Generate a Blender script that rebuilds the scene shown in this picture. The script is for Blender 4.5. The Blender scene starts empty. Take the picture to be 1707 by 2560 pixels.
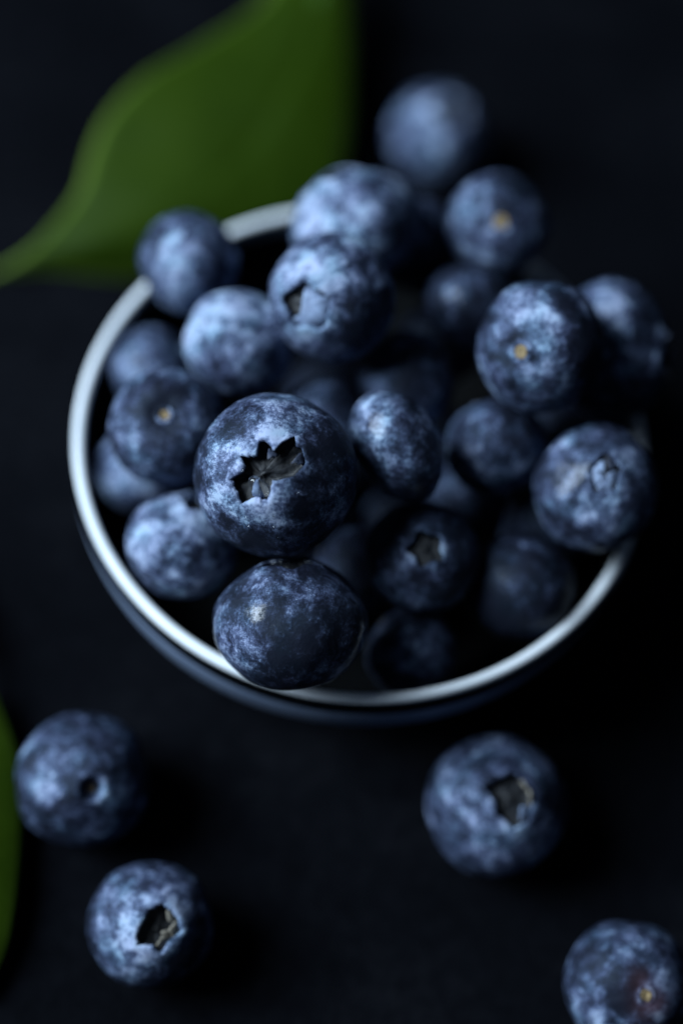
import bpy, math, random
import numpy as np
from mathutils import Vector, Matrix, noise

# ------------------------------------------------------------------ scene, camera, world, light
sc = bpy.context.scene
COL = sc.collection
MM = 0.001
PITCH, ROLL = math.radians(61.6545), math.radians(7.8432)
_r = Vector((1, 0, 0))
_u = Vector((0, math.sin(PITCH), math.cos(PITCH)))
VB = Vector((0, -math.cos(PITCH), math.sin(PITCH)))          # towards the viewer
VR = _r * math.cos(ROLL) + _u * math.sin(ROLL)               # right of the view
VU = _u * math.cos(ROLL) - _r * math.sin(ROLL)               # up in the view
cam = bpy.data.cameras.new('camera')
cam.sensor_fit = 'VERTICAL'; cam.sensor_height = 36; cam.sensor_width = 24
cam.lens = 70
cam.clip_start = 0.005; cam.clip_end = 50
cam.dof.use_dof = True
cam.dof.focus_distance = 0.2207
cam.dof.aperture_fstop = 4.3
camo = bpy.data.objects.new('camera', cam); COL.objects.link(camo)
m = Matrix((VR, VU, VB)).transposed().to_4x4()
m.translation = Vector((-0.0013034, -0.126248, 0.2375431))
camo.matrix_world = m
sc.camera = camo

w = bpy.data.worlds.new('World'); sc.world = w; w.use_nodes = True
bg = w.node_tree.nodes['Background']
bg.inputs[0].default_value = (0.45, 0.65, 1.0, 1); bg.inputs[1].default_value = 0.038

# the window: one soft rectangle to the left, about 40 degrees up
ld = bpy.data.lights.new('window_light', 'AREA'); ld.shape = 'RECTANGLE'
ld.size, ld.size_y = 0.46, 0.54
ld.energy = 19; ld.color = (0.72, 0.87, 1.0)
lo = bpy.data.objects.new('window_light', ld); COL.objects.link(lo)
LDIR = Vector((-0.76, -0.04, 0.65)).normalized()
lo.location = LDIR * 0.85 + Vector((0, 0, 0.03))
lo.rotation_euler = LDIR.to_track_quat('Z', 'Y').to_euler()

vs = sc.view_settings
vs.view_transform = 'Standard'; vs.look = 'None'; vs.exposure = 0.0; vs.gamma = 1.0
vs.use_curve_mapping = False
sc.cycles.max_bounces = 8
sc.cycles.use_denoising = True

# ------------------------------------------------------------------ helpers
def mesh_obj(name, verts, faces, mat, parent=None, smooth=True):
    me = bpy.data.meshes.new(name)
    me.from_pydata([tuple(v) for v in verts], [], faces)
    me.update()
    if smooth:
        me.polygons.foreach_set('use_smooth', [True] * len(me.polygons))
    me.materials.append(mat)
    o = bpy.data.objects.new(name, me); COL.objects.link(o)
    if parent: o.parent = parent
    return o

def empty(name, loc):
    o = bpy.data.objects.new(name, None); COL.objects.link(o)
    o.empty_display_size = 0.004; o.location = loc
    return o

def tag(o, label, cat, group=None):
    o['label'] = label; o['category'] = cat
    if group: o['group'] = group

def fattr(o, name, vals):
    a = o.data.attributes.new(name, 'FLOAT', 'POINT'); a.data.foreach_set('value', list(vals))

class NT:
    def __init__(s, name):
        s.m = bpy.data.materials.new(name); s.m.use_nodes = True
        s.t = s.m.node_tree; s.b = s.t.nodes['Principled BSDF']; s.out = s.t.nodes['Material Output']
    def n(s, typ, **kw):
        x = s.t.nodes.new(typ)
        for k, v in kw.items(): setattr(x, k, v)
        return x
    def l(s, a, b): s.t.links.new(a, b)
    def val(s, sock, v):
        if hasattr(v, 'is_output') or isinstance(v, bpy.types.NodeSocket): s.l(v, sock)
        else: sock.default_value = v
    def math(s, op, a, b=0.0, c=None, clamp=False):
        x = s.n('ShaderNodeMath', operation=op); x.use_clamp = clamp
        s.val(x.inputs[0], a); s.val(x.inputs[1], b)
        if c is not None: s.val(x.inputs[2], c)
        return x.outputs[0]
    def noise(s, vec, scale, detail=3, rough=.5, dist=0.0):
        x = s.n('ShaderNodeTexNoise'); s.l(vec, x.inputs['Vector'])
        x.inputs['Scale'].default_value = scale; x.inputs['Detail'].default_value = detail
        x.inputs['Roughness'].default_value = rough; x.inputs['Distortion'].default_value = dist
        return x.outputs['Fac']
    def mix(s, f, a, b):
        x = s.n('ShaderNodeMix', data_type='RGBA')
        s.val(x.inputs[0], f)
        s.val(x.inputs[6], a if isinstance(a, bpy.types.NodeSocket) else (*a, 1))
        s.val(x.inputs[7], b if isinstance(b, bpy.types.NodeSocket) else (*b, 1))
        return x.outputs[2]
    def ramp(s, f, stops):
        x = s.n('ShaderNodeValToRGB'); s.l(f, x.inputs[0])
        e = x.color_ramp.elements
        while len(e) < len(stops): e.new(.5)
        for i, (p, c) in enumerate(stops):
            e[i].position = p; e[i].color = (*c, 1) if len(c) == 3 else c
        return x.outputs[0]
    def bump(s, h, dist, strength=1.0, normal=None):
        x = s.n('ShaderNodeBump'); s.l(h, x.inputs['Height'])
        x.inputs['Distance'].default_value = dist; x.inputs['Strength'].default_value = strength
        if normal: s.l(normal, x.inputs['Normal'])
        return x.outputs[0]
    def mapped(s, scale, seeded=True):
        tc = s.n('ShaderNodeTexCoord')
        v = s.n('ShaderNodeVectorMath', operation='SCALE'); s.l(tc.outputs['Object'], v.inputs[0]); v.inputs['Scale'].default_value = scale
        if not seeded: return v.outputs[0]
        a = s.n('ShaderNodeAttribute', attribute_type='OBJECT', attribute_name='seed')
        c = s.n('ShaderNodeCombineXYZ')
        s.l(a.outputs['Fac'], c.inputs[0]); s.l(s.math('MULTIPLY', a.outputs['Fac'], 1.7), c.inputs[1]); s.l(s.math('MULTIPLY', a.outputs['Fac'], -.6), c.inputs[2])
        d = s.n('ShaderNodeVectorMath', operation='ADD'); s.l(v.outputs[0], d.inputs[0]); s.l(c.outputs[0], d.inputs[1])
        return d.outputs[0]

# ------------------------------------------------------------------ materials
def berry_skin():
    k = NT('blueberry_skin')
    v = k.mapped(140.0)
    at = k.n('ShaderNodeAttribute', attribute_type='GEOMETRY', attribute_name='bloom_shading')
    n1 = k.noise(v, 1.3, 2, .5, .15)
    n2 = k.noise(v, 4.2, 7, .68, .25)
    n3 = k.noise(v, 17.0, 5, .72, .1)
    n4 = k.noise(v, 75.0, 3, .6)
    # wax lies in patches: big rubbed areas times a cloudy film times fine dust; the base also carries painted light and shade
    base = k.math('MINIMUM', at.outputs['Fac'], .72)
    s = k.math('MULTIPLY_ADD', k.math('SUBTRACT', n1, .5), 1.7, base)
    s = k.math('MULTIPLY_ADD', k.math('SUBTRACT', n2, .5), 2.2, s)
    s = k.math('MULTIPLY_ADD', k.math('SUBTRACT', n3, .5), 1.35, s)
    s = k.math('MULTIPLY_ADD', k.math('SUBTRACT', n4, .5), .75, s)
    bloom_shading = k.math('ADD', s, 0.0, clamp=True)
    col = k.ramp(bloom_shading, [(0.0, (.0065, .0080, .0150)), (.28, (.018, .024, .047)), (.55, (.054, .074, .135)), (.82, (.165, .217, .335)), (1.0, (.295, .365, .51))])
    hue = k.noise(v, 2.3, 2, .5)
    tint = k.ramp(hue, [(.3, (.86, 1.04, 1.0)), (.5, (1, 1, 1)), (.72, (1.05, .97, 1.02))])
    mx = k.n('ShaderNodeMix', data_type='RGBA', blend_type='MULTIPLY'); mx.inputs[0].default_value = .85
    k.l(col, mx.inputs[6]); k.l(tint, mx.inputs[7])
    # scattered bare pin pricks and rubbed marks
    vo = k.n('ShaderNodeTexVoronoi'); k.l(v, vo.inputs['Vector']); vo.inputs['Scale'].default_value = 9.0; vo.inputs['Randomness'].default_value = 1
    pr = k.math('MULTIPLY', k.math('LESS_THAN', vo.outputs['Distance'], .10), k.math('GREATER_THAN', n1, .52))
    c2 = k.mix(k.math('MULTIPLY', pr, .55), mx.outputs[2], (.018, .024, .045))
    bs = k.n('ShaderNodeAttribute', attribute_type='GEOMETRY', attribute_name='blush')
    c2 = k.mix(k.math('MULTIPLY', bs.outputs['Fac'], k.math('MULTIPLY_ADD', n2, 1.2, .1)), c2, (.085, .040, .045))
    k.l(c2, k.b.inputs['Base Color'])
    wet = k.n('ShaderNodeAttribute', attribute_type='OBJECT', attribute_name='wet')
    rg = k.math('MULTIPLY_ADD', bloom_shading, .15, .52)
    film = k.math('MULTIPLY', k.math('SUBTRACT', k.math('MULTIPLY_ADD', n3, .6, n2), .66), 6.0, clamp=True)
    k.l(k.math('MULTIPLY', k.math('MULTIPLY', wet.outputs['Fac'], .9), k.math('MULTIPLY_ADD', film, .9, .1)), k.b.inputs['Coat Weight']); k.b.inputs['Coat Roughness'].default_value = .09; k.b.inputs['Coat IOR'].default_value = 1.4
    k.l(rg, k.b.inputs['Roughness'])
    k.b.inputs['Specular IOR Level'].default_value = .20; k.b.inputs['Specular Tint'].default_value = (.55, .74, 1, 1)
    h = k.math('MULTIPLY_ADD', n3, .6, k.math('MULTIPLY', n4, .25))
    h = k.math('MULTIPLY_ADD', n2, .9, h)
    bp = k.bump(h, .00018, .55); k.l(bp, k.b.inputs['Normal']); k.l(k.bump(k.math('MULTIPLY_ADD', n3, .35, n2), .00016, .25), k.b.inputs['Coat Normal'])
    return k.m

def simple_noise(name, c1, c2, scale, rough, bump=.0001, spec=.4, tr=None):
    k = NT(name); v = k.mapped(140.0)
    n = k.noise(v, scale, 5, .65, .4)
    k.l(k.ramp(n, [(.3, c1), (.7, c2)]), k.b.inputs['Base Color'])
    k.b.inputs['Roughness'].default_value = rough; k.b.inputs['Specular IOR Level'].default_value = spec
    k.l(k.bump(n, bump, .7), k.b.inputs['Normal'])
    return k.m

M_SKIN = berry_skin()
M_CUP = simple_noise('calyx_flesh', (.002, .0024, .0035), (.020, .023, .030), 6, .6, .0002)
M_SEPAL_DRY = simple_noise('dry_sepal', (.07, .064, .052), (.30, .275, .23), 6, .6, .0002)
M_SEPAL_DARK = simple_noise('dark_sepal', (.008, .010, .018), (.05, .065, .11), 5, .5, .0002)
M_SCAR = simple_noise('stem_scar_cork', (.10, .07, .035), (.36, .26, .13), 7, .75, .0003)
M_SCAR_DARK = simple_noise('stem_scar_brown', (.02, .013, .007), (.09, .06, .03), 7, .75, .0003)
M_PIT = simple_noise('stem_scar_pit', (.03, .015, .005), (.16, .085, .025), 9, .8, .0003)

def water():
    k = NT('water')
    k.b.inputs['Base Color'].default_value = (1, 1, 1, 1); k.b.inputs['Roughness'].default_value = .02
    k.b.inputs['IOR'].default_value = 1.33; k.b.inputs['Transmission Weight'].default_value = 1
    n = k.noise(k.mapped(140.0), 8, 2); k.l(k.bump(n, .00002, .5), k.b.inputs['Normal'])
    return k.m
M_WATER = water()

def table_mat():
    k = NT('black_table'); v = k.mapped(1.0, False)
    n1 = k.noise(v, 28, 4, .6, .8); n2 = k.noise(v, 420, 6, .8); n3 = k.noise(v, 1400, 3, .6)
    f = k.math('MULTIPLY_ADD', n2, .5, k.math('MULTIPLY', n1, .5))
    k.l(k.ramp(f, [(.34, (.0009, .0011, .0018)), (.50, (.0022, .0026, .0040)), (.68, (.0062, .0070, .0095))]), k.b.inputs['Base Color'])
    k.b.inputs['Roughness'].default_value = .85; k.b.inputs['Specular IOR Level'].default_value = .02
    k.l(k.bump(k.math('MULTIPLY_ADD', n3, .3, n2), .0006, .5), k.b.inputs['Normal'])
    return k.m
def glaze(name, c1, c2, rough, spec=.5):
    k = NT(name); v = k.mapped(1.0, False)
    n = k.noise(v, 110, 4, .6, .5); n2 = k.noise(v, 900, 3, .6)
    k.l(k.ramp(k.math('MULTIPLY_ADD', n2, .3, k.math('MULTIPLY', n, .7)), [(.3, c1), (.7, c2)]), k.b.inputs['Base Color'])
    k.b.inputs['Roughness'].default_value = rough; k.b.inputs['Specular IOR Level'].default_value = spec
    k.l(k.bump(n, .0002, .35), k.b.inputs['Normal'])
    return k.m
def leaf_mat(name='leaf_green'):
    k = NT(name); v = k.mapped(1.0, False)
    ed = k.n('ShaderNodeAttribute', attribute_type='GEOMETRY', attribute_name='margin')
    vn = k.n('ShaderNodeAttribute', attribute_type='GEOMETRY', attribute_name='vein')
    n1 = k.noise(v, 60, 4, .6, .4); n2 = k.noise(v, 700, 4, .65)
    c = k.ramp(k.math('MULTIPLY_ADD', n2, .4, k.math('MULTIPLY', n1, .6)), [(.3, (.014, .034, .0010)), (.7, (.025, .052, .0018))])
    c = k.mix(k.math('MULTIPLY', vn.outputs['Fac'], .2), c, (.028, .058, .003))
    c = k.mix(k.math('MULTIPLY', ed.outputs['Fac'], .75), c, (.19, .30, .05))  # pale edge colour paints in light caught along the curled lip
    k.l(c, k.b.inputs['Base Color'])
    k.b.inputs['Roughness'].default_value = .55; k.b.inputs['Specular IOR Level'].default_value = .08
    k.l(k.bump(n2, .00015, .6), k.b.inputs['Normal'])
    tr = k.n('ShaderNodeBsdfTranslucent'); k.l(c, tr.inputs[0])
    ms = k.n('ShaderNodeMixShader'); ms.inputs[0].default_value = .25
    k.l(k.b.outputs[0], ms.inputs[1]); k.l(tr.outputs[0], ms.inputs[2]); k.l(ms.outputs[0], k.out.inputs[0])
    return k.m

# ------------------------------------------------------------------ setting: the black table top
def build_table():
    n = 60; S = .9
    xs = [-S + 2 * S * i / n for i in range(n + 1)]
    top = [(x, y, 0.00025 * (noise.noise(Vector((x * 30, y * 30, 0))) - .6)) for y in xs for x in xs]
    f = [(j * (n + 1) + i, j * (n + 1) + i + 1, (j + 1) * (n + 1) + i + 1, (j + 1) * (n + 1) + i) for j in range(n) for i in range(n)]
    o = mesh_obj('table_top', top, f, table_mat())
    md = o.modifiers.new('thickness', 'SOLIDIFY'); md.thickness = .02; md.offset = -1
    o['kind'] = 'structure'
build_table()

# ------------------------------------------------------------------ the bowl
def lathe(name, prof, mat, parent, seg=160, closed=False, wob=0.0):
    V, F = [], []
    n = len(prof)
    for i in range(seg):
        a = 2 * math.pi * i / seg
        for (r, z) in prof:
            q = 1 + wob * noise.noise(Vector((math.cos(a) * 1.3, math.sin(a) * 1.3, z * 40)))
            V.append((r * q * math.cos(a), r * q * math.sin(a), z + wob * .02 * noise.noise(Vector((math.cos(a) * 2, math.sin(a) * 2, 7)))))
    m_ = n if closed else n - 1
    for i in range(seg):
        j = (i + 1) % seg
        for q in range(m_):
            p = (q + 1) % n
            F.append((i * n + q, j * n + q, j * n + p, i * n + p))
    return mesh_obj(name, V, F, mat, parent)

def build_bowl():
    t = empty('bowl', (0, 0, 0))
    tag(t, 'small round dark bowl with a white rim heaped with blueberries', 'bowl')
    ZC, NE = 23.6, 2.7
    def pz(rad, a, c): return ZC - c * (1 - min(1, rad / a) ** NE) ** (1 / NE)
    outer = [(0.0005, 1.3), (9.0, 1.0), (12.5, .6), (13.4, .35), (15.0, .35), (15.8, .8)]
    for i in range(28):
        a = math.pi / 2 * i / 27
        rad = 16.4 + (35.95 - 16.4) * math.sin(a)
        outer.append((rad, max(.9, pz(rad, 36.0, 22.6))))
    lathe('outer_wall', [(a * MM, b * MM) for a, b in outer], glaze('bowl_outer_glaze', (.16, .215, .33), (.215, .28, .41), .42, .3), t, wob=.003)
    inner = [(34.45 * math.sin(math.pi / 2 * i / 30), pz(34.45 * math.sin(math.pi / 2 * i / 30), 34.5, 21.2)) for i in range(31)]
    inner[0] = (.0005, inner[0][1])
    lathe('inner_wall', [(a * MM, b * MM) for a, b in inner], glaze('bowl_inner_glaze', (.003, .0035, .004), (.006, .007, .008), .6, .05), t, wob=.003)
    rim = []
    for i in range(20):
        a = 2 * math.pi * i / 20
        c, s_ = math.cos(a), math.sin(a)
        rim.append(((35.05 + .68 * math.copysign(abs(c) ** .85, c)) * MM, (23.35 + .75 * math.copysign(abs(s_) ** .85, s_)) * MM))
    lathe('rim', rim, glaze('white_rim_glaze', (.64, .70, .76), (.78, .83, .89), .6, .15), t, closed=True, wob=.003)
build_bowl()

# ------------------------------------------------------------------ blueberries
def pale_sepal():
    k = NT('bloomed_sepal'); v = k.mapped(140.0)
    n = k.noise(v, 5, 5, .65, .4)
    k.l(k.ramp(n, [(.3, (.06, .085, .16)), (.65, (.23, .31, .47))]), k.b.inputs['Base Color'])
    k.b.inputs['Roughness'].default_value = .6; k.l(k.bump(n, .0002, .6), k.b.inputs['Normal'])
    return k.m
M_SEPAL_PALE = pale_sepal()
SEPAL = {'dry': M_SEPAL_DRY, 'dark': M_SEPAL_DARK, 'pale': M_SEPAL_PALE}

def star_outline(hr, amp, rng, el=1.0, n=5):
    ph = rng.uniform(0, 6.28); out = []
    jit = [rng.uniform(.8, 1.2) for _ in range(n)]
    tw = rng.uniform(0, 3.1)
    def f(a):
        x = ((a - ph) / (2 * math.pi) * n) % n
        i = int(x); q = x - i
        tri = 1 - abs(2 * q - 1)                      # 1 mid-side, 0 at a side's ends
        s = (1 - tri) ** 1.5
        jj = jit[i] if q < .5 else jit[(i + 1) % n]
        e = 1 + (el - 1) * math.cos(2 * (a - tw))
        return hr * e * (1 + amp * (s - .35) * jj) * (1 + .05 * noise.noise(Vector((math.cos(a) * 4, math.sin(a) * 4, ph))))
    return f

def poly_outline(pts):
    a = sorted((math.atan2(y, x), x, y) for x, y in pts)
    def f(t):
        t = math.atan2(math.sin(t), math.cos(t))
        d = (math.cos(t), math.sin(t))
        for i in range(len(a)):
            p, q = a[i - 1], a[i]
            a0, a1 = p[0], q[0]
            if i == 0: a0 -= 2 * math.pi
            for tt in (t, t - 2 * math.pi):
                if a0 <= tt <= a1:
                    ex, ey = q[1] - p[1], q[2] - p[2]
                    den = d[0] * ey - d[1] * ex
                    if abs(den) < 1e-9: return math.hypot(p[1], p[2])
                    r = (p[1] * ey - p[2] * ex) / den
                    if r > 0: return r
        return .3
    return f

def make_berry(label, pos, r, face='calyx', off=(0, 0), squash=.88, bloom_shading=.35, blobs=(), hole=.27, amp=.35, poly=None,
               el=1.0, depth=.17, collar=.03, collar_bloom=.25, sepals=(), scar='tan', scar_r=.085, rim_scar=.03, pit=.0,
               dimple=.07, dim_w=.24, wet=0.0, seg=120, seed=0, ell=None, lump=.034, group=None, blush=(), neat=False, round_c=.5, cw=1.0, ring_bloom_light=.45):
    rng = random.Random(seed * 7 + 11)
    R = r * MM
    ox, oy = off[0], off[1]
    n = VR * ox - VU * oy + VB * (off[2] if len(off) > 2 else math.sqrt(max(.02, 1 - ox * ox - oy * oy)))
    n.normalize()
    Z = n if face == 'calyx' else -n
    X = (VR - Z * VR.dot(Z))
    if X.length < .1: X = VU - Z * VU.dot(Z)
    X.normalize(); Y = Z.cross(X)
    rot = Matrix((X, Y, Z)).transposed()
    inv = rot.transposed()
    root = empty('blueberry', Vector(pos) * MM)
    tag(root, label, 'blueberry', group or 'blueberries')
    root.rotation_euler = rot.to_euler()
    hf = poly_outline(poly) if poly else star_outline(hole, amp, rng, el)
    H = [hf(2 * math.pi * i / seg) * (1 + .09 * noise.noise(Vector((math.cos(6.2832 * i / seg) * 7, math.sin(6.2832 * i / seg) * 7, seed * 2.2)))) for i in range(seg)]
    surf = lambda p: squash * math.sqrt(max(0, 1 - min(p, 1) ** 2))
    so = Vector((seed * 3.7, seed * -1.3, seed * 2.1))
    elv = None
    if ell:
        a = math.radians(ell[0]); elv = (inv @ (VR * math.cos(a) + VU * math.sin(a)), ell[1] ** .5)
    def deform(v):
        d = v.normalized()
        q = v * (1 + lump * noise.noise(d * 1.6 + so) * 1.6 + lump * .35 * noise.noise(d * 5 + so))
        if elv:
            c = q.dot(elv[0]); par = elv[0] * c
            q = (q - par) / elv[1] + par * elv[1]
        return q
    # calyx end: (kind, value, lift) rings from the centre out
    HM = max(H)
    RIN = [(.0, -depth + .02), (.22, -depth), (.5, -depth), (.8, -depth * .93), (.93, -depth * .7), (.985, -depth * .25), (1.0, collar * .6)]
    ROUT = [(.015, collar), (.045, collar * 1.1), (.085, collar * .75), (.13, collar * .25), (.18, .0)]
    V, att = [], []
    rings = []
    def add_ring(fn, a_fn):
        st = len(V)
        for i in range(seg):
            a = 2 * math.pi * i / seg
            p, z = fn(i, a)
            V.append(deform(Vector((p * math.cos(a), p * math.sin(a), z)))); att.append(a_fn(i, p))
        rings.append(st)
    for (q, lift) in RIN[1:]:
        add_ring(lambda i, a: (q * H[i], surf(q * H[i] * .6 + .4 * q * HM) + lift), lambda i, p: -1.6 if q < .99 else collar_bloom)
    for (e, lift) in ROUT:
        ce = lambda i: (H[i] + e * cw) * (1 - (e / .18) * round_c) + (HM + .03 + e * cw * .9) * (e / .18) * round_c
        add_ring(lambda i, a: (ce(i), surf(ce(i)) + lift), lambda i, p: collar_bloom * (.55 if e < .02 else 1) * (1 - (e / .22) ** 2) * (.75 + .6 * noise.noise(Vector((math.cos(6.2832 * i / seg) * 2.2, math.sin(6.2832 * i / seg) * 2.2, seed + e * 6)))))
    TH = math.asin(min(.93, max(.62, HM + .07 + .18 * cw)))
    c18 = lambda i: (H[i] + .18 * cw) * (1 - round_c) + (HM + .03 + .18 * cw * .9) * round_c
    for s_ in (.33, .66):
        add_ring(lambda i, a: (c18(i) * (1 - s_) + math.sin(TH) * s_, surf(c18(i) * (1 - s_) + math.sin(TH) * s_)), lambda i, p: 0)
    SCA = [math.pi - x for x in (.42, .34, .28, .235, .2, .17, .145, .12, .1, .08, .055, .03)]
    nb = 26
    ths = [TH + (SCA[0] - .08 - TH) * i / nb for i in range(nb + 1)] + SCA
    for th in ths:
        p = math.sin(th); back = math.pi - th
        dz = dimple * math.exp(-(back / dim_w) ** 2)
        ring = rim_scar * math.exp(-((back - scar_r * 1.45) / (scar_r * .38)) ** 2)
        pt = pit / (1 + math.exp((back - scar_r) / (.03 if neat else .012)))
        z = squash * math.cos(th)
        uneven = lambda a: 1.0 if neat else .75 + .9 * noise.noise(Vector((math.cos(a) * 1.6, math.sin(a) * 1.6, seed * 1.1)))
        add_ring(lambda i, a: (p, z + (dz - ring * uneven(a) + pt) * (1 if th > 1.57 else 0)), lambda i, p_: (ring_bloom_light * (.15 + .85 * max(0, math.cos(6.2832 * i / seg - .5)) if neat else uneven(6.2832 * i / seg)) * math.exp(-((back - scar_r * 1.5) / (scar_r * .5)) ** 2) if th > 1.57 else 0))  # neat: the light on the pit's right side is painted on as a pale crescent
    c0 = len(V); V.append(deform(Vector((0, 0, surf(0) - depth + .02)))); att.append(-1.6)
    c1 = len(V); V.append(deform(Vector((0, 0, -squash + dimple + pit)))); att.append(0)
    F = []
    for k in range(len(rings) - 1):
        a0, b0 = rings[k], rings[k + 1]
        for i in range(seg):
            j = (i + 1) % seg
            F.append((a0 + i, b0 + i, b0 + j, a0 + j))
    for i in range(seg):
        j = (i + 1) % seg
        F.append((c0, rings[0] + i, rings[0] + j)); F.append((c1, rings[-1] + j, rings[-1] + i))
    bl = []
    for (dx, dy, sg, am) in blobs:  # wax patches, with the lit left and shaded right sides painted in
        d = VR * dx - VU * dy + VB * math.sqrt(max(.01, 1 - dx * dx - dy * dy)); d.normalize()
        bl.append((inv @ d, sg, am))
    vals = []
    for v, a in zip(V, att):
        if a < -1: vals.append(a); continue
        d = v.normalized(); s_ = bloom_shading + a
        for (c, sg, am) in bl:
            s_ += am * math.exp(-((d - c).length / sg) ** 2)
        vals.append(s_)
    o = mesh_obj('skin', [v * R for v in V], F, M_SKIN, root)
    bw = []
    for (dx, dy, sg, am) in blush:
        d = VR * dx - VU * dy + VB * math.sqrt(max(.01, 1 - dx * dx - dy * dy)); bw.append((inv @ d.normalized(), sg, am))
    fattr(o, 'blush', [sum(am * math.exp(-((v.normalized() - c).length / sg) ** 2) for c, sg, am in bw) for v in V])
    fattr(o, 'bloom_shading', vals); o['seed'] = float(seed) * 3.13 + .5; o['wet'] = float(wet)
    # calyx: the lining of the crown, with the style scar at its centre
    CV, CF = [], []
    cr = [(.04, -depth + .085), (.10, -depth + .075), (.16, -depth + .03), (.35, -depth + .028), (.6, -depth + .03), (.82, -depth * .93 + .028), (.93, -depth * .66 + .02), (.965, -depth * .3)]
    for (q, lift) in cr:
        for i in range(0, seg, 2):
            a = 2 * math.pi * i / seg; p = q * H[i]
            wr = .05 * noise.noise(Vector((p * math.cos(a) * 11, p * math.sin(a) * 11, seed))) if .2 < q < .95 else 0
            CV.append(deform(Vector((p * math.cos(a), p * math.sin(a), surf(q * H[i] * .6 + .4 * q * HM) + lift + wr))) * R)
    h2 = (seg + 1) // 2
    for k in range(len(cr) - 1):
        for i in range(h2):
            j = (i + 1) % h2
            CF.append((k * h2 + i, (k + 1) * h2 + i, (k + 1) * h2 + j, k * h2 + j))
    CF.append(tuple(range(h2)))
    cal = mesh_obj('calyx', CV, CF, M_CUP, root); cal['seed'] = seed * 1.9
    for (adeg, tilt, ln, wd, kind) in sepals:
        a = math.radians(adeg); hh = hf(a)
        ra = Vector((math.cos(a), math.sin(a), 0)); tg = Vector((-math.sin(a), math.cos(a), 0)); up = Vector((0, 0, 1))
        base = ra * hh * .955 + up * (surf(hh * .6 + .4 * HM) - .05)
        tl = math.radians(tilt)
        PV, PF = [], []
        nu, nv = 9, 7
        for u in range(nu):
            s_ = u / (nu - 1); bend = tl * (.35 + .65 * s_)
            c = base + (up * math.cos(bend) + ra * math.sin(bend)) * (ln * s_)
            for q in range(nv):
                x = (q / (nv - 1) - .5) * wd * (1 - s_ ** 1.6 * .93)
                rag = .03 * noise.noise(Vector((x * 22, s_ * 5, seed + a)))
                PV.append(deform(c + tg * (x + rag * .5) + ra * (-(x / wd) ** 2 * wd * .5 + rag)) * R)
        for u in range(nu - 1):
            for q in range(nv - 1):
                PF.append((u * nv + q, u * nv + q + 1, (u + 1) * nv + q + 1, (u + 1) * nv + q))
        so_ = mesh_obj('sepal', PV, PF, SEPAL[kind], cal); so_['seed'] = seed + a
        md = so_.modifiers.new('thickness', 'SOLIDIFY'); md.thickness = .028 * R; md.offset = 0
    # stem scar: a small corky disc in the dimple
    SV, SF = [], []
    ns = 28; prof = [(0.0, .0), (.35, .0), (.7, -.006), (.92, -.018), (1.0, -.004), (1.06, .02)]
    for (q, l) in prof[1:]:
        for i in range(ns):
            a = 2 * math.pi * i / ns; p = scar_r * q * (1 + .28 * noise.noise(Vector((math.cos(a) * 2, math.sin(a) * 2, seed))))
            SV.append(deform(Vector((p * math.cos(a), p * math.sin(a), -squash + dimple + pit - .016 + l))) * R)
    SV.append(deform(Vector((0, 0, -squash + dimple + pit - .004))) * R)
    for k in range(len(prof) - 2):
        for i in range(ns):
            j = (i + 1) % ns
            SF.append((k * ns + j, (k + 1) * ns + j, (k + 1) * ns + i, k * ns + i))
    for i in range(ns): SF.append((len(SV) - 1, (i + 1) % ns, i))
    s3 = mesh_obj('stem_scar', SV, SF, M_SCAR if scar == 'tan' else M_SCAR_DARK, root); s3['seed'] = seed * 2.3
    return root, rot, R, deform, surf

def droplet(parent, c, rx, ry, h, nrm, seed):
    # a bead of water resting on the skin: flattened below, domed above
    nrm = nrm.normalized(); t1 = nrm.orthogonal().normalized(); t2 = nrm.cross(t1)
    V, F = [], []
    ns, nr = 20, 8
    for k in range(1, nr):
        ph = math.pi * k / nr
        for i in range(ns):
            a = 2 * math.pi * i / ns
            w_ = math.sin(ph) * (1 + .08 * noise.noise(Vector((math.cos(a) * 2, math.sin(a) * 2, seed))))
            z = math.cos(ph); z = z if z > 0 else z * .35
            V.append(c + t1 * (w_ * rx * math.cos(a)) + t2 * (w_ * ry * math.sin(a)) + nrm * (z * h))
    top = len(V); V.append(c + nrm * h); bot = len(V); V.append(c - nrm * h * .35)
    for k in range(nr - 2):
        for i in range(ns):
            j = (i + 1) % ns; F.append((k * ns + i, (k + 1) * ns + i, (k + 1) * ns + j, k * ns + j))
    for i in range(ns):
        j = (i + 1) % ns; F.append((top, i, j)); F.append((bot, (nr - 2) * ns + j, (nr - 2) * ns + i))
    o = mesh_obj('water_droplet', V, F, M_WATER, parent); o['seed'] = float(seed)
    return o

IN = 'blueberries heaped in the bowl'; ON = 'blueberries scattered on the table'
B1POLY = [(-.362, -.063), (-.22, .016), (-.19, .094), (-.252, .205), (-.126, .205), (-.05, .20), (-.035, .30), (-.024, .378), (.079, .378), (.11, .30),
          (.16, .26), (.235, .36), (.346, .425), (.378, .449), (.42, .33), (.528, .252), (.512, .126), (.457, .016), (.378, -.03), (.252, -.07), (.15, -.085),
          (.08, -.30), (-.063, -.268), (-.236, -.362), (-.30, -.205)]
T2POLY = [(-.26, .075), (-.14, .28), (.06, .38), (.19, .28), (.29, .15), (.35, -.04), (.19, -.15), (.04, -.38), (-.075, -.25), (-.31, -.23), (-.33, -.075)]
T3POLY = [(-.36, .16), (-.12, .29), (.04, .374), (.2, .27), (.33, .13), (.28, -.107), (.23, -.29), (.04, -.4), (-.12, -.27), (-.2, -.24), (-.227, -.03)]

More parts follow.
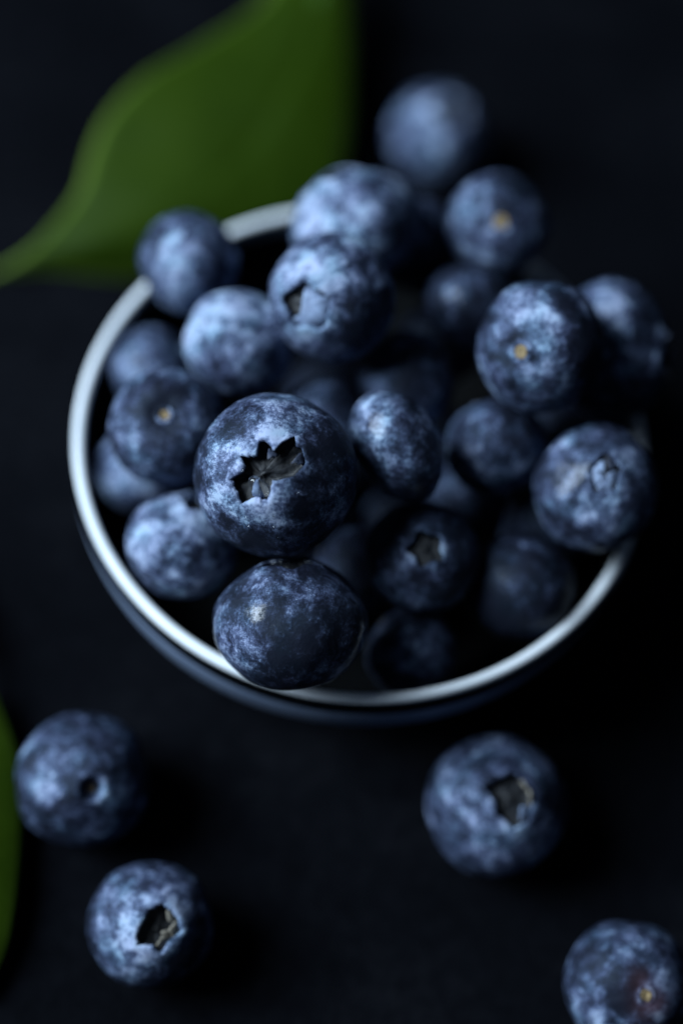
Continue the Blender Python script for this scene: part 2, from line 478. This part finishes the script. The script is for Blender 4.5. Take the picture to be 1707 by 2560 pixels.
main, mrot, mR, mdef, msurf = make_berry(
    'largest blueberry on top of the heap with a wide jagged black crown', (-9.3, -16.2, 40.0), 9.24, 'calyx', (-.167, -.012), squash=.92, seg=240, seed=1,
    poly=B1POLY, depth=.24, collar=.016, collar_bloom=.30, bloom_shading=.40, group=IN,
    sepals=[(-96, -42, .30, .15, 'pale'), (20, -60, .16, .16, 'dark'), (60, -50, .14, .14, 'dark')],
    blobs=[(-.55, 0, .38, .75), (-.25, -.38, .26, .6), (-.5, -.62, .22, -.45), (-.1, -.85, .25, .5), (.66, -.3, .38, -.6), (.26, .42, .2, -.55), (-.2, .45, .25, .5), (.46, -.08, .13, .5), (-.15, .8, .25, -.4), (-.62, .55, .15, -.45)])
for i, (dx, dy, s_) in enumerate([(-.32, .50, .022), (-.29, .62, .030), (-.50, .42, .018), (.01, .63, .034), (.06, .60, .016), (.05, .74, .022), (-.12, .58, .014), (-.02, .47, .016), (-.62, .12, .018), (.30, .23, .03), (-.45, -.2, .02), (-.72, -.12, .017), (.43, .03, .02), (-.38, -.05, .014)]):
    d = VR * dx - VU * dy + VB * math.sqrt(max(.01, 1 - dx * dx - dy * dy))
    ld_ = mrot.transposed() @ d.normalized()
    p = mdef(Vector((ld_.x, ld_.y, ld_.z * .92)))
    droplet(main, p * mR * 1.002, s_ * mR, s_ * mR * 1.15, s_ * mR * .75, ld_, i)
# the long bead lying across the lip of the crown
pb = mdef(Vector((.0, -.15, msurf(.15) - .02))) * mR
droplet(main, pb, .085 * mR, .16 * mR, .075 * mR, Vector((.05, -.25, 1)), 31)

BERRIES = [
 dict(label='wet dark blueberry at the front of the bowl with a bright window glint', pos=(-5.3, -30.4, 31.6), r=8.51, face='calyx', off=(-.05, -.96, .2), squash=.9, ell=(4, 1.08), bloom_shading=.20, wet=1.0, seed=2, hole=.3, depth=.16,
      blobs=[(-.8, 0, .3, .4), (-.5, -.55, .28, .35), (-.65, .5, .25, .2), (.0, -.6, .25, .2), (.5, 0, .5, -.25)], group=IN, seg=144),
 dict(label='pale blueberry at the left front of the bowl touching the white rim', pos=(-19.5, -19.4, 25.4), r=6.87, face='calyx', off=(.35, -.84, .4), squash=.86, ell=(80, 1.06), bloom_shading=.62, seed=3, collar=.06, hole=.3,
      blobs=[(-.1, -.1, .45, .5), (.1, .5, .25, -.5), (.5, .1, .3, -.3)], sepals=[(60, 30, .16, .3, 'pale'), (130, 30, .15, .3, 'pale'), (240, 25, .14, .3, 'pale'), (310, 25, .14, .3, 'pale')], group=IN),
 dict(label='blueberry with a tan stem scar in a dark dimple at the left of the bowl', pos=(-23.3, -6.8, 31.2), r=7.11, face='scar', off=(.03, -.24), bloom_shading=.34, seed=4, dimple=.16, dim_w=.34, scar_r=.085, rim_scar=.085, ring_bloom_light=1.3,
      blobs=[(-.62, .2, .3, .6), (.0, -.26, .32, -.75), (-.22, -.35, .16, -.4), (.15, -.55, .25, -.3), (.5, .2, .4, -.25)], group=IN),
 dict(label='shaded blueberry squeezed below the one with the dimple at the left', pos=(-26.4, -6.0, 19.4), r=6.16, face='calyx', off=(.5, .5, .0), squash=.95, bloom_shading=.62, seed=5, group=IN),
 dict(label='pale frosted blueberry left of the middle, above the dimpled one', pos=(-16.4, 5.3, 32.9), r=6.91, face='calyx', off=(.80, -.38, .42), squash=.9, ell=(10, 1.05), bloom_shading=.68, seed=6, hole=.24, collar=.06, collar_bloom=.6,
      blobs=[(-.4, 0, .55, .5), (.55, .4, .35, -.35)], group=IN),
 dict(label='half hidden blueberry deep against the left wall of the bowl', pos=(-27.6, 7.2, 21.0), r=5.61, face='calyx', off=(.6, -.3, .0), squash=.95, bloom_shading=.40, seed=7, group=IN, wet=.2),
 dict(label='blurred blueberry on the back left rim in front of the big leaf', pos=(-24.4, 16.7, 32.1), r=6.40, face='calyx', off=(.7, -.35, .0), squash=.95, bloom_shading=.52, seed=8, blobs=[(-.2, .1, .5, .45), (.6, 0, .4, -.4)], group=IN),
 dict(label='blueberry with pale sepals folded in its crown near the top of the heap', pos=(-5.9, 8.4, 40.8), r=7.70, face='calyx', off=(-.43, .24), bloom_shading=.52, seed=9, hole=.34, amp=.3, el=1.1, depth=.15, collar=.05,
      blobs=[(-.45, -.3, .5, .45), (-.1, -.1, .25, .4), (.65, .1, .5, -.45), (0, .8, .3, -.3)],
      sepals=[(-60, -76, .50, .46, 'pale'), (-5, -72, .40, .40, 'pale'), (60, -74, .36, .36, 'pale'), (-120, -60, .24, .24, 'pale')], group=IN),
 dict(label='bright blurred blueberry at the back, right of the white rim showing', pos=(-4.5, 23.0, 35.7), r=8.12, face='calyx', off=(-.3, -.85, .3), bloom_shading=.62, seed=10, blobs=[(-.15, 0, .5, .5), (.7, .2, .45, -.4)], group=IN),
 dict(label='dark blueberry in the gap behind the heap towards the back', pos=(3.9, 27.8, 26.5), r=6.40, face='calyx', off=(.3, -.6, .0), squash=.95, bloom_shading=.15, seed=11, group=IN),
 dict(label='blueberry with a tan stem scar on the back rim of the bowl', pos=(13.2, 27.7, 33.9), r=6.54, face='scar', off=(.02, .08), bloom_shading=.40, seed=12, dimple=.12, dim_w=.38, scar_r=.13, rim_scar=.04,
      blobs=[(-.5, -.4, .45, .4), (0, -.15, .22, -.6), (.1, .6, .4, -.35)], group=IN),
 dict(label='blueberry with a tan stem scar on its lower left, right side of the heap', pos=(19.2, 5.3, 41.3), r=7.69, face='scar', off=(-.44, .17), ell=(65, 1.05), bloom_shading=.36, seed=13, dimple=.09, dim_w=.3, scar_r=.10, rim_scar=.045,
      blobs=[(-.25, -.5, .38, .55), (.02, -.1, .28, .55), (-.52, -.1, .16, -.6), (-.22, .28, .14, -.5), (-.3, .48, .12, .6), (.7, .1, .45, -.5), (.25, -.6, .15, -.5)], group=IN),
 dict(label='blueberry lying on the right rim with its crown turned outward', pos=(28.8, 11.8, 32.7), r=8.5, face='calyx', off=(.88, .15, .38), ell=(100, 1.12), bloom_shading=.22, seed=14, collar=.06, collar_bloom=.2, sepals=[(20, 25, .18, .3, 'dry'), (100, 25, .18, .3, 'dark'), (200, 20, .16, .3, 'dark'), (290, 20, .16, .3, 'dry')],
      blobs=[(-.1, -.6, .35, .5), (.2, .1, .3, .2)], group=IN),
 dict(label='dim blueberry deep between the two stem scarred ones at the back right', pos=(10.9, 16.7, 31.3), r=5.71, face='calyx', off=(.2, .6, .0), squash=.95, bloom_shading=.18, seed=15, wet=.3, group=IN),
 dict(label='shadowed blueberry behind the mottled oval one in the middle', pos=(4.3, 5.9, 29.0), r=6.25, face='calyx', off=(.5, -.5, .0), squash=.95, bloom_shading=.22, seed=16, group=IN),
 dict(label='mottled oval blueberry in sharp focus right of the largest one', pos=(4.0, -8.7, 37.6), r=6.65, face='calyx', off=(.80, -.48, .0), squash=.80, ell=(-62, 1.12), bloom_shading=.42, wet=.5, seed=17, blobs=[(-.45, -.4, .5, .35), (-.35, .1, .25, .25), (.5, -.1, .4, -.45), (.2, .7, .3, -.3)], group=IN, seg=144),
 dict(label='dim smooth blueberry in the hollow right of the mottled oval one', pos=(16.1, -2.3, 29.8), r=6.19, face='calyx', off=(.3, .75, .0), squash=.95, bloom_shading=.36, seed=18, group=IN),
 dict(label='frosted blueberry resting on the right rim with a ringed crown', pos=(28.2, -7.5, 32.1), r=7.49, face='calyx', off=(.06, -.22), ell=(70, 1.06), bloom_shading=.40, seed=19, hole=.25, amp=.2, el=1.12, depth=.07, collar=.02, collar_bloom=.1, wet=.4,
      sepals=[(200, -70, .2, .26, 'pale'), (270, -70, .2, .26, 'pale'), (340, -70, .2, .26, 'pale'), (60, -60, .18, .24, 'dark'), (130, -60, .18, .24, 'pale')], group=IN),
 dict(label='shaded blueberry with a dark open crown right of the wet front one', pos=(8.9, -17.3, 27.1), r=6.80, face='calyx', off=(.04, -.2), bloom_shading=.22, seed=20, hole=.28, collar=.03, collar_bloom=.05, blobs=[(-.25, -.05, .18, .55), (.32, -.2, .2, .55)], group=IN),
 dict(label='nearly black blueberry low at the right front of the bowl', pos=(21.4, -17.2, 22.6), r=6.70, face='calyx', off=(.4, -.3, .0), squash=.95, bloom_shading=.04, seed=21, wet=.05, group=IN),  # skin kept dark to paint in the shade low in the heap
 dict(label='dim plain blueberry low at the front right of the wet one', pos=(9.4, -25.6, 18.0), r=5.64, face='calyx', off=(.3, .3, .0), squash=.95, bloom_shading=.45, seed=22, group=IN),
 dict(label='dark blueberry half hidden just behind the largest one', pos=(-4.9, 0.3, 26.0), r=5.44, face='calyx', off=(.3, -.3, .0), squash=.95, bloom_shading=.12, seed=23, group=IN),
 dict(label='blueberry on the table beside the small leaf with a pitted stem scar', pos=(-27.9, -43.7, 7.9), r=8.21, face='scar', off=(.27, .02), squash=.93, bloom_shading=.30, seed=24, scar='brown', scar_r=.13, rim_scar=.02, ring_bloom_light=.8, pit=.15, dimple=.02, dim_w=.22, neat=True,
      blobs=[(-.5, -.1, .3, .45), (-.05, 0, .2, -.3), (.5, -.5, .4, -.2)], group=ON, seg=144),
 dict(label='blueberry on the table at the lower left with a pale ringed open crown', pos=(-16.8, -60.0, 7.1), r=7.35, face='calyx', off=(.21, -.12), squash=.92, bloom_shading=.36, seed=25, poly=T2POLY, depth=.22, collar=.07, collar_bloom=.8, round_c=.95, cw=1.05, seg=200,
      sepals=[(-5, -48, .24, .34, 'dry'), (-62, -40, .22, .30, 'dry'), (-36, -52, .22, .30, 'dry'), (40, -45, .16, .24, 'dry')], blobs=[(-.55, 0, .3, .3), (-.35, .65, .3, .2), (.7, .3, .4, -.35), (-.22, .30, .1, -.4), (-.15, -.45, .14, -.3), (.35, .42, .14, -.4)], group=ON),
 dict(label='blueberry on the table below the bowl with a ragged dark crown', pos=(22.3, -39.9, 8.2), r=8.58, face='calyx', off=(.147, -.243), squash=.92, bloom_shading=.48, seed=26, poly=T3POLY, depth=.18, collar=.03, collar_bloom=.3, seg=200,
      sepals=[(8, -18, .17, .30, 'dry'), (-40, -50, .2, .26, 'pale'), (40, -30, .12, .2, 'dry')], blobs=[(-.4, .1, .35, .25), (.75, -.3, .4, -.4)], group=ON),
 dict(label='blueberry cut by the lower right corner with a yellow stem scar', pos=(39.5, -59.4, 7.2), r=7.46, face='scar', off=(.2, -.04), squash=.92, bloom_shading=.34, seed=27, dimple=.05, dim_w=.3, scar_r=.085, rim_scar=.04, blobs=[(-.25, .12, .22, -.45), (-.68, -.2, .3, .35), (.4, .4, .2, .3)], blush=[(.3, .1, .3, .9), (.1, -.3, .2, .5)], group=ON, seg=144),
 dict(label='far blurred blueberry on the table behind the bowl', pos=(5.3, 62.3, 7.2), r=7.45, face='calyx', off=(.25, -.40), squash=.9, bloom_shading=.46, seed=28, hole=.32, depth=.2, blobs=[(-.1, -.1, .5, .3)], group=ON),
 dict(label='dark blueberry glimpsed between the back berries, right of the frosted top one', pos=(8.5, 17.7, 20.7), r=5.95, face='calyx', off=(0.3, 0.5, .0), squash=.95, bloom_shading=.10, seed=60, seg=72, group=IN),  # gap berries from here: added over the grey floor, shade painted as dark skin
 dict(label='dark blueberry glimpsed below the ringed berry on the right rim', pos=(23.8, -6.5, 19.0), r=5.88, face='calyx', off=(-0.4, 0.3, .0), squash=.95, bloom_shading=.10, seed=61, seg=72, group=IN),
 dict(label='dark blueberry glimpsed in the gap below the dim smooth one', pos=(13.8, -4.1, 18.6), r=5.48, face='calyx', off=(0.5, -0.5, .0), squash=.95, bloom_shading=.10, seed=62, seg=72, group=IN),
 dict(label='dark blueberry glimpsed below the berry lying on the right rim', pos=(24.9, 6.1, 22.2), r=5.79, face='calyx', off=(-0.2, -0.4, .0), squash=.95, bloom_shading=.10, seed=63, seg=72, group=IN),
 dict(label='dark blueberry glimpsed behind the wet front one', pos=(1.3, -16.1, 18.9), r=5.35, face='calyx', off=(0.4, 0.2, .0), squash=.95, bloom_shading=.10, seed=64, seg=72, group=IN),
]
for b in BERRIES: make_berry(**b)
# the lower layer that carries the heap
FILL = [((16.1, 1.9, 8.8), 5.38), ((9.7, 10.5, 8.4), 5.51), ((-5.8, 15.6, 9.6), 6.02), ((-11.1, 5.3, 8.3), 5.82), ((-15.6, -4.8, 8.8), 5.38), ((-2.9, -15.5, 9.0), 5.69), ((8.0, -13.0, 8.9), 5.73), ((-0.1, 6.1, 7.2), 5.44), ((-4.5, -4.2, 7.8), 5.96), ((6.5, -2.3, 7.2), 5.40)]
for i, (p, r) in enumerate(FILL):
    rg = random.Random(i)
    make_berry(label='blueberry buried under the heap at the bottom of the bowl', pos=p, r=r * .985, off=(rg.uniform(-1, 1), rg.uniform(-1, 1), .0), bloom_shading=-.05, seed=40 + i, seg=48, group='blueberries under the heap')  # skin darkened to paint the black shade deep in the heap

# ------------------------------------------------------------------ leaves
def interp(rows, u):
    x = u * (len(rows) - 1); i = min(int(x), len(rows) - 2); t = x - i
    g = lambda k: rows[max(0, min(len(rows) - 1, k))]
    out = []
    for c in range(3):
        p0, p1, p2, p3 = (Vector(g(i + d)[c]) for d in (-1, 0, 1, 2))
        out.append(.5 * (2 * p1 + (p2 - p0) * t + (2 * p0 - 5 * p1 + 4 * p2 - p3) * t * t + (3 * p1 - p0 - 3 * p2 + p3) * t ** 3))
    return out

def build_leaf(label, rows, mat, curl, petiole, seed, edge=1.0):
    NU, NV = 120, 40
    root = empty('leaf', Vector(rows[0][1]) * MM); tag(root, label, 'leaf', 'green leaves')
    org = Vector(rows[0][1])
    V, mg, vn, F = [], [], [], []
    for a in range(NU + 1):
        u = a / NU
        L, Mi, Rr = interp(rows, u)
        for b in range(NV + 1):
            v = b / NV * 2 - 1
            e = L if v < 0 else Rr
            q = abs(v)
            p = Mi.lerp(e, q)
            wdt = (e - Mi).length
            # cupped halves, sunken midrib, side veins pressed in, rolled margin
            p.z += (q * (1 - q)) * wdt * .14
            fr = (u * 9 - q * 1.6 + (.5 if v < 0 else 0)) % 1.0
            vein = math.exp(-((fr - .5) / .07) ** 2) * math.sin(math.pi * min(1, q * 1.02)) if wdt > 1.5 else 0
            p.z -= .10 * vein
            p.z -= .32 * math.exp(-(q * wdt / 1.0) ** 2) * min(1, wdt / 4)
            p.z += curl * math.exp(-((1 - q) * wdt / .8) ** 2) * min(1, wdt / 4)
            p.z += .35 * noise.noise(Vector((p.x * .09, p.y * .09, seed))) * min(1, wdt / 4)
            V.append((p - org) * MM)
            mg.append(edge * math.exp(-((1 - q) * wdt / .75) ** 2)); vn.append(max(vein * .6, math.exp(-(q * wdt / .5) ** 2)))
    for a in range(NU):
        for b in range(NV):
            i = a * (NV + 1) + b
            F.append((i, i + 1, i + NV + 2, i + NV + 1))
    o = mesh_obj('blade', V, F, mat, root)
    fattr(o, 'margin', mg); fattr(o, 'vein', vn)
    md = o.modifiers.new('thickness', 'SOLIDIFY'); md.thickness = .00028; md.offset = -1
    # midrib: a tapered rib under the blade, running on into the petiole
    pts = [(Vector(p), .95) for p in petiole]
    for a in range(0, NU - 3, 3):
        c = interp(rows, a / NU)[1]; pts.append((c + Vector((0, 0, -.55)), .75 * (1 - a / NU) + .12))
    RV, RF = [], []
    ns = 10
    for k, (c, rad) in enumerate(pts):
        d = (pts[min(k + 1, len(pts) - 1)][0] - pts[max(k - 1, 0)][0]).normalized()
        s1 = d.cross(Vector((0, 0, 1))).normalized(); s2 = s1.cross(d)
        for i in range(ns):
            a = 2 * math.pi * i / ns
            RV.append((c + s1 * rad * math.cos(a) + s2 * rad * .8 * math.sin(a) - org) * MM)
    for k in range(len(pts) - 1):
        for i in range(ns):
            j = (i + 1) % ns; RF.append((k * ns + i, k * ns + j, (k + 1) * ns + j, (k + 1) * ns + i))
    RF.append(tuple(range(ns))[::-1]); RF.append(tuple(range((len(pts) - 1) * ns, len(pts) * ns)))
    mesh_obj('midrib', RV, RF, M_RIB, root)
    return root
M_LEAF = leaf_mat()
M_RIB = simple_noise('leaf_rib', (.04, .10, .02), (.07, .15, .03), 4, .5, .0001)
LEAF1=[
 ((-16.4, 100.1, 13.0), (-16.4, 100.1, 13.0), (-16.4, 100.1, 13.0)),
 ((-22.0, 90.2, 10.5), (-15.8, 88.6, 12.0), (-11.8, 91.2, 11.0)),
 ((-23.6, 81.1, 10.0), (-15.3, 80.4, 11.5), (-10.5, 82.2, 10.5)),
 ((-30.9, 72.3, 9.5), (-16.4, 70.8, 10.5), (-8.9, 71.8, 9.0)),
 ((-38.7, 64.4, 9.0), (-18.5, 62.6, 10.0), (-7.9, 61.6, 7.5)),
 ((-42.7, 57.0, 8.5), (-21.5, 54.8, 9.0), (-8.4, 52.6, 5.5)),
 ((-44.1, 50.9, 7.5), (-26.4, 47.2, 8.5), (-12.6, 44.4, 3.0)),
 ((-44.6, 44.9, 6.5), (-32.4, 41.5, 7.5), (-21.4, 39.7, 1.5)),
 ((-46.9, 40.3, 4.5), (-40.0, 36.7, 6.0), (-34.2, 35.1, 1.0)),
 ((-50.6, 35.1, 3.0), (-48.4, 34.3, 3.0), (-47.4, 33.9, 1.0)),
 ((-56.0, 31.1, 1.0), (-56.0, 31.1, 1.0), (-56.0, 31.1, 1.0)),
]
LEAF2=[
 ((-43.4, -29.8, 4.0), (-43.4, -29.8, 4.0), (-43.4, -29.8, 4.0)),
 ((-40.0, -34.7, 4.0), (-44.1, -36.5, 5.5), (-50.1, -37.3, 4.0)),
 ((-37.2, -39.5, 4.0), (-44.4, -42.2, 6.0), (-54.1, -43.5, 4.0)),
 ((-35.5, -44.3, 3.5), (-44.2, -47.8, 6.5), (-56.0, -49.1, 4.0)),
 ((-34.5, -49.8, 3.5), (-43.6, -53.2, 6.5), (-55.7, -54.7, 4.0)),
 ((-33.8, -54.7, 3.5), (-42.5, -58.3, 6.0), (-53.0, -59.2, 4.0)),
 ((-33.4, -60.0, 3.5), (-40.9, -62.6, 5.0), (-48.4, -63.4, 4.0)),
 ((-33.6, -64.4, 3.0), (-38.4, -66.7, 4.0), (-42.5, -67.0, 3.0)),
 ((-35.2, -70.4, 2.0), (-35.2, -70.4, 2.0), (-35.2, -70.4, 2.0)),
]
build_leaf('large blurred green leaf behind the bowl at the upper left', LEAF1, M_LEAF, -.8, [(-4, 124, 1.2), (-8, 116, 3), (-12, 107, 8), (-15, 102, 12)], 3.0)
build_leaf('green leaf edge on the table at the lower left frame edge', LEAF2, M_LEAF, -.2, [(-50, -14, 1.2), (-48.5, -18, 1.8), (-46.5, -22.5, 2.8)], 8.0, .12)
